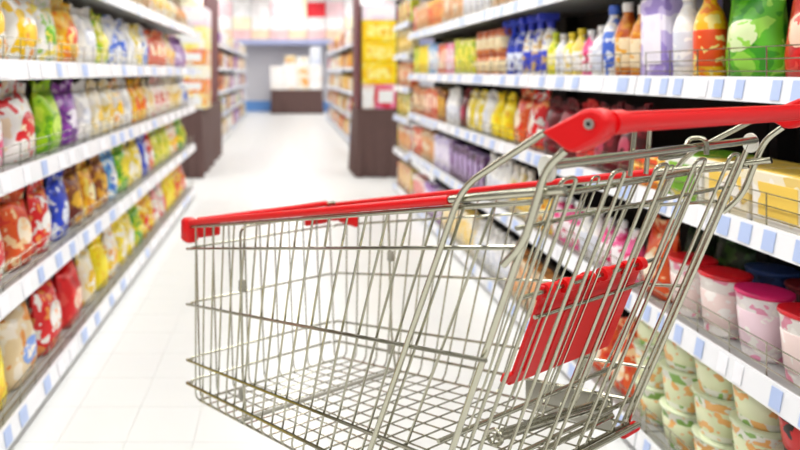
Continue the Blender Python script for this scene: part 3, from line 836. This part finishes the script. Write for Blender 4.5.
# handle
hs, hz_ = sp(600, 123.5)
handle = cart_part('handle', MB().tube([L(hs, .005, hz_), L(hs, WR + .02, hz_ - .005)], .0114, 18), M_RED)
for k in range(5):   # moulded ribs along the grip
    a = math.radians(60 + k * 60)
    cart_part('grip_rib', MB().tube([L(hs + .0110 * math.cos(a), .03, hz_ + .0110 * math.sin(a)), L(hs + .0110 * math.cos(a), WR - .03, hz_ - .005 + .0110 * math.sin(a))], .0014, 5), M_RED, handle)
BO = -.016
poly = [side_px(*p, BO) for p in ((540, 132), (581, 110), (591, 108), (601, 112), (607, 121), (605, 132), (597, 141), (574, 153), (566, 152))]
for tt, ww in ((BO, .026), (WR + .014, .026)):
    o = cart_part('handle_bracket', MB().prism([(p[0] - SO, p[1]) for p in poly], tt - TO, tt + ww - TO), M_RED)
    bevel(o, .004, 2)
    bs, bz = side_px(590, 124, BO)
    y0 = tt - .003 if tt < .1 else tt + ww + .003
    cart_part('bolt', MB().tube([L(bs, y0, bz), L(bs, y0 + (.006 if tt < .1 else -.006), bz)], .0058, 12), M_BOLT, o)
    cart_part('bolt_recess', MB().tube([L(bs, y0 - (.0006 if tt < .1 else -.0006), bz), L(bs, y0 + (.002 if tt < .1 else -.002), bz)], .0026, 6), M_RUB, o)
    ca, cb = (.006, .030) if tt < .1 else (WR - .006, WR + .020)
    cart_part('collar', MB().tube([L(hs, ca, hz_ - (0 if tt < .1 else .005)), L(hs, cb, hz_ - (0 if tt < .1 else .005))], .0134, 16), M_RED, o)
# rear gate
sb_top, zb_top = side_px(553, 165, .006)
gate = cart_part('rear_gate', MB().tube([L(sb_top, .006, zb_top), L(sb_top, WR - .006, zb_top)], .0058, 10), M_TUBE)
for tt in (.004, WR - .004):
    a = L(sb_top, tt, zb_top)
    c = MB()
    n = 14
    poly2 = [(a.x - .006 + .010 * math.cos(2 * math.pi * i / n), zb_top - .005 + .0155 * math.sin(2 * math.pi * i / n)) for i in range(n)]
    cart_part('hinge_plate', c.prism(poly2, a.y - .004, a.y + .004), M_CREAM, gate)
def G(t, z, off=0.0): return L(s_gate(z) + off, t, z)
ZGB = .43
for tt in (.006, WR - .004):      # gate posts
    cart_part('gate_post', MB().tube([L(sb_top - .008, tt, zb_top - .006), G(tt, .94, -.004), G(tt, ZGB, -.004)], .0042, 9, bend=.02), M_TUBE, gate)
rods = MB()
def gate_px(x, y, off=0.0):
    """pixel -> (t, z) on the raked gate plane"""
    d = Vector(((x - CX) / F, 1, -(y - CY) / F))
    o = Vector((0, 0, H))
    # plane: s - GK*z = c
    nrm = Vector((es.x, es.y, -GK)); c = 1.012 - GK * .962 + off + P0.dot(es)
    k = (c - nrm.dot(o)) / nrm.dot(d)
    p = o + d * k
    return (Vector((p.x, p.y)) - P0).dot(et), p.z
zA = gate_px(600, 189)[1]
zB = gate_px(640, 206)[1]
for zz, r, ta, tb in ((zA, .0042, .02, .36), (zB, .0030, -.01, WR + .012), (.50, .0034, 0, WR), (.435, .0042, 0, WR)):
    cart_part('gate_rod', MB().tube([G(ta, zz, -.008), G(tb, zz, -.008)], r, 8), M_WIRE, gate)
nh = 5
for k in range(nh):               # hairpin wires of the gate
    tc = .050 + k * (WR - .10) / (nh - 1)
    hw = .0145
    zt_ = zA + .018
    P = [G(tc - hw, ZGB, .0), G(tc - hw, zt_ - .012), G(tc - hw, zt_ + .004), G(tc + hw, zt_ + .004), G(tc + hw, zt_ - .012), G(tc + hw, ZGB, .0)]
    cart_part('gate_wire', MB().tube(P, .0026, 8, bend=.014, steps=4), M_WIRE, gate)
# folded child seat in front of the gate
OFF = -.045
seat = cart_part('child_seat', MB().tube([G(.03, .56, OFF), G(WR - .04, .56, OFF)], .0036, 8), M_WIRE)
for k in range(5):
    tc = .082 + k * (WR - .13) / 4
    hw = .0085
    zt_ = zA - .006 + .012 * (k % 2)
    P = [G(tc - hw, .50, OFF), G(tc - hw, zt_ - .01, OFF + .004), G(tc - hw, zt_, OFF + .004), G(tc + hw, zt_, OFF + .004), G(tc + hw, zt_ - .01, OFF + .004), G(tc + hw, .50, OFF)]
    cart_part('seat_wire', MB().tube(P, .0016, 6, bend=.008, steps=3), M_WIRE, seat)
# red seat flap
FO = OFF - .012
q = [gate_px(540, 287, FO), gate_px(645, 265, FO), gate_px(605, 352, FO), gate_px(516, 379, FO)]
tl, tr2 = q[0][0], q[1][0]
zt1 = (q[0][1] + q[1][1]) / 2 - .004; zb1 = (q[2][1] + q[3][1]) / 2
tl2, tr3 = q[3][0], q[2][0]
tl = (tl + tl2) / 2; tr2 = (tr2 + tr3) / 2
def slab(t0, t1, z0, z1, off, th, name, parent, m_, bev=.003):
    vs = []
    for o_ in (off, off - th):
        vs += [G(t0, z0, o_), G(t1, z0, o_), G(t1, z1, o_), G(t0, z1, o_)]
    fs = [(0, 1, 2, 3), (7, 6, 5, 4), (0, 4, 5, 1), (1, 5, 6, 2), (2, 6, 7, 3), (3, 7, 4, 0)]
    o = cart_part(name, MB().add(vs, fs), m_, parent, False)
    bevel(o, bev, 2)
    return o
tm = (tl + tr2) / 2
flap = slab(tl, tr2, zb1, zt1 - .012, FO, .006, 'seat_flap', CART, M_RED)
for a, b in ((tl, tm - .012), (tm + .012, tr2)):
    slab(a, b, zt1 - .016, zt1 + .010, FO, .010, 'flap_hinge', flap, M_RED, .004)
for a in (tl + .012, tl + .055, tm - .022, tm + .022, tr2 - .055, tr2 - .012):
    cart_part('hinge_loop', MB().tube([G(a - .008, zt1 + .002, FO - .001), G(a + .008, zt1 + .002, FO - .001)], .0105, 12), M_RED, flap)
for k in range(5):
    a = tl + (k + .5) * (tr2 - tl) / 5
    slab(a - .004, a + .004, zb1 + .02, zt1 - .03, FO + .002, .004, 'stiffening_rib', flap, M_RED, .001)
slab(tl - .012, tl + .006, zb1 + .006, zb1 + .022, FO, .012, 'stop_lug', flap, M_RED, .003)
cart_part('hinge_rod', MB().tube([G(tl - .05, zt1 + .002, FO), G(tr2 + .05, zt1 + .002, FO)], .0034, 8), M_TUBE, flap)
cart_part('lower_rod', MB().tube([G(tl - .015, zt1 - .034, FO + .010), G(tr2 + .015, zt1 - .034, FO + .010)], .0034, 8), M_TUBE, flap)
# lower seat bar: bundled rods with eye ends
t0, z0 = gate_px(495, 437, OFF); t1, z1 = gate_px(603, 403, OFF)
bar = cart_part('lower_bar', MB().tube([G(t0, z0, OFF), G(t1, z1, OFF)], .0045, 8), M_TUBE)
for d in (-.009, .009):
    cart_part('bar_rod', MB().tube([G(t0 + .012, z0 + d, OFF), G(t1 - .012, z1 + d, OFF)], .0032, 7), M_TUBE, bar)
for (ta, za) in ((t0, z0), (t1, z1)):
    ring = [G(ta + .0, za + .013 * math.sin(a * math.pi / 6), OFF + .013 * math.cos(a * math.pi / 6)) for a in range(12)]
    cart_part('bar_eye', MB().tube(ring, .0032, 7, closed=True), M_TUBE, bar)
# hook and short hoop above the gate bar
hk = side_px(672, 150, .30)
cart_part('gate_hook', MB().tube([L(sb_top - .012, .26, zb_top - .012), L(sb_top - .012, .325, zb_top - .012), L(sb_top - .012, .335, zb_top + .012), L(sb_top + .010, .340, zb_top + .014), L(sb_top + .010, .340, zb_top - .010)], .0034, 8, bend=.01), M_WIRE, gate)
cart_part('upright_loop', MB().tube([L(sb_top - .012, .185, zb_top - .03), L(sb_top - .004, .187, zb_top + .052), L(sb_top - .004, .222, zb_top + .052), L(sb_top - .012, .224, zb_top - .03)], .0032, 8, bend=.012), M_WIRE, gate)
# grey plastic skirts along the bottom of the basket at the back
for tt, d in ((-.002, -.006), (WT(.75) + .006, .006)):
    m = MB()
    s0, s1 = (.72 if tt < .1 else .60), .79
    vs = [L(s, t, zr(Z_FL, s) + dz) for t in (tt, tt + d) for (s, dz) in ((s0, .035), (s1, .035), (s1, -.03), (s0, -.03))]
    m.add(vs, [(0, 1, 2, 3), (7, 6, 5, 4), (0, 4, 5, 1), (1, 5, 6, 2), (2, 6, 7, 3), (3, 7, 4, 0)])
    bevel(cart_part('side_skirt', m, M_GREYP, CART, False), .002)
# rear floor edge rods and red stop
cart_part('floor_edge_rod', MB().tube([L(.80, .01, zr(Z_FL, .80) + .008), L(.80, WR - .024, zr(Z_FL, .80) + .008)], .0045, 8), M_TUBE, fl)
cart_part('floor_edge_rod', MB().tube([L(.842, .0, zr(Z_FL, .84)), L(.842, WR - .012, zr(Z_FL, .84))], .0045, 8), M_TUBE, fl)
cart_part('red_stop', MB().tube([G(WR - .046, .444, .010), G(WR - .004, .446, .010)], .0090, 12), M_RED)
# chassis and castors (below the frame of the picture)
CT0, CT1 = TE, WR + .010
ch = cart_part('chassis', MB().tube([L(1.0, CT0, .16), L(.55, CT0, .15), L(.27, .13, .145), L(.27, WD - .13, .145), L(.55, CT1, .15), L(1.0, CT1, .16)], .010, 10, bend=.05), M_TUBE)
cart_part('chassis_cross_bar', MB().tube([L(.9, CT0, .158), L(.9, CT1, .158)], .008, 8), M_TUBE, ch)
for (s, t) in ((.97, CT0), (.97, CT1), (.30, .14), (.30, WD - .14)):
    a = L(s, t, 0)
    fk = cart_part('caster_fork', MB().tube([a + Vector((0, 0, .15)), a + Vector((0, 0, .118))], .012, 10).box(a.x - .02, a.x + .03, a.y - .019, a.y + .019, .108, .120, .003)
                   .box(a.x - .0, a.x + .034, a.y - .019, a.y - .015, .045, .112).box(a.x - .0, a.x + .034, a.y + .015, a.y + .019, .045, .112), M_BOLT)
    c = a + Vector((.018, 0, .0505))
    cart_part('wheel', MB().tube([c + Vector((0, -.013, 0)), c + Vector((0, .013, 0))], .050, 24), M_RUB, fk)
    cart_part('hub', MB().tube([c + Vector((0, -.0145, 0)), c + Vector((0, .0145, 0))], .022, 16), M_GREYP, fk)
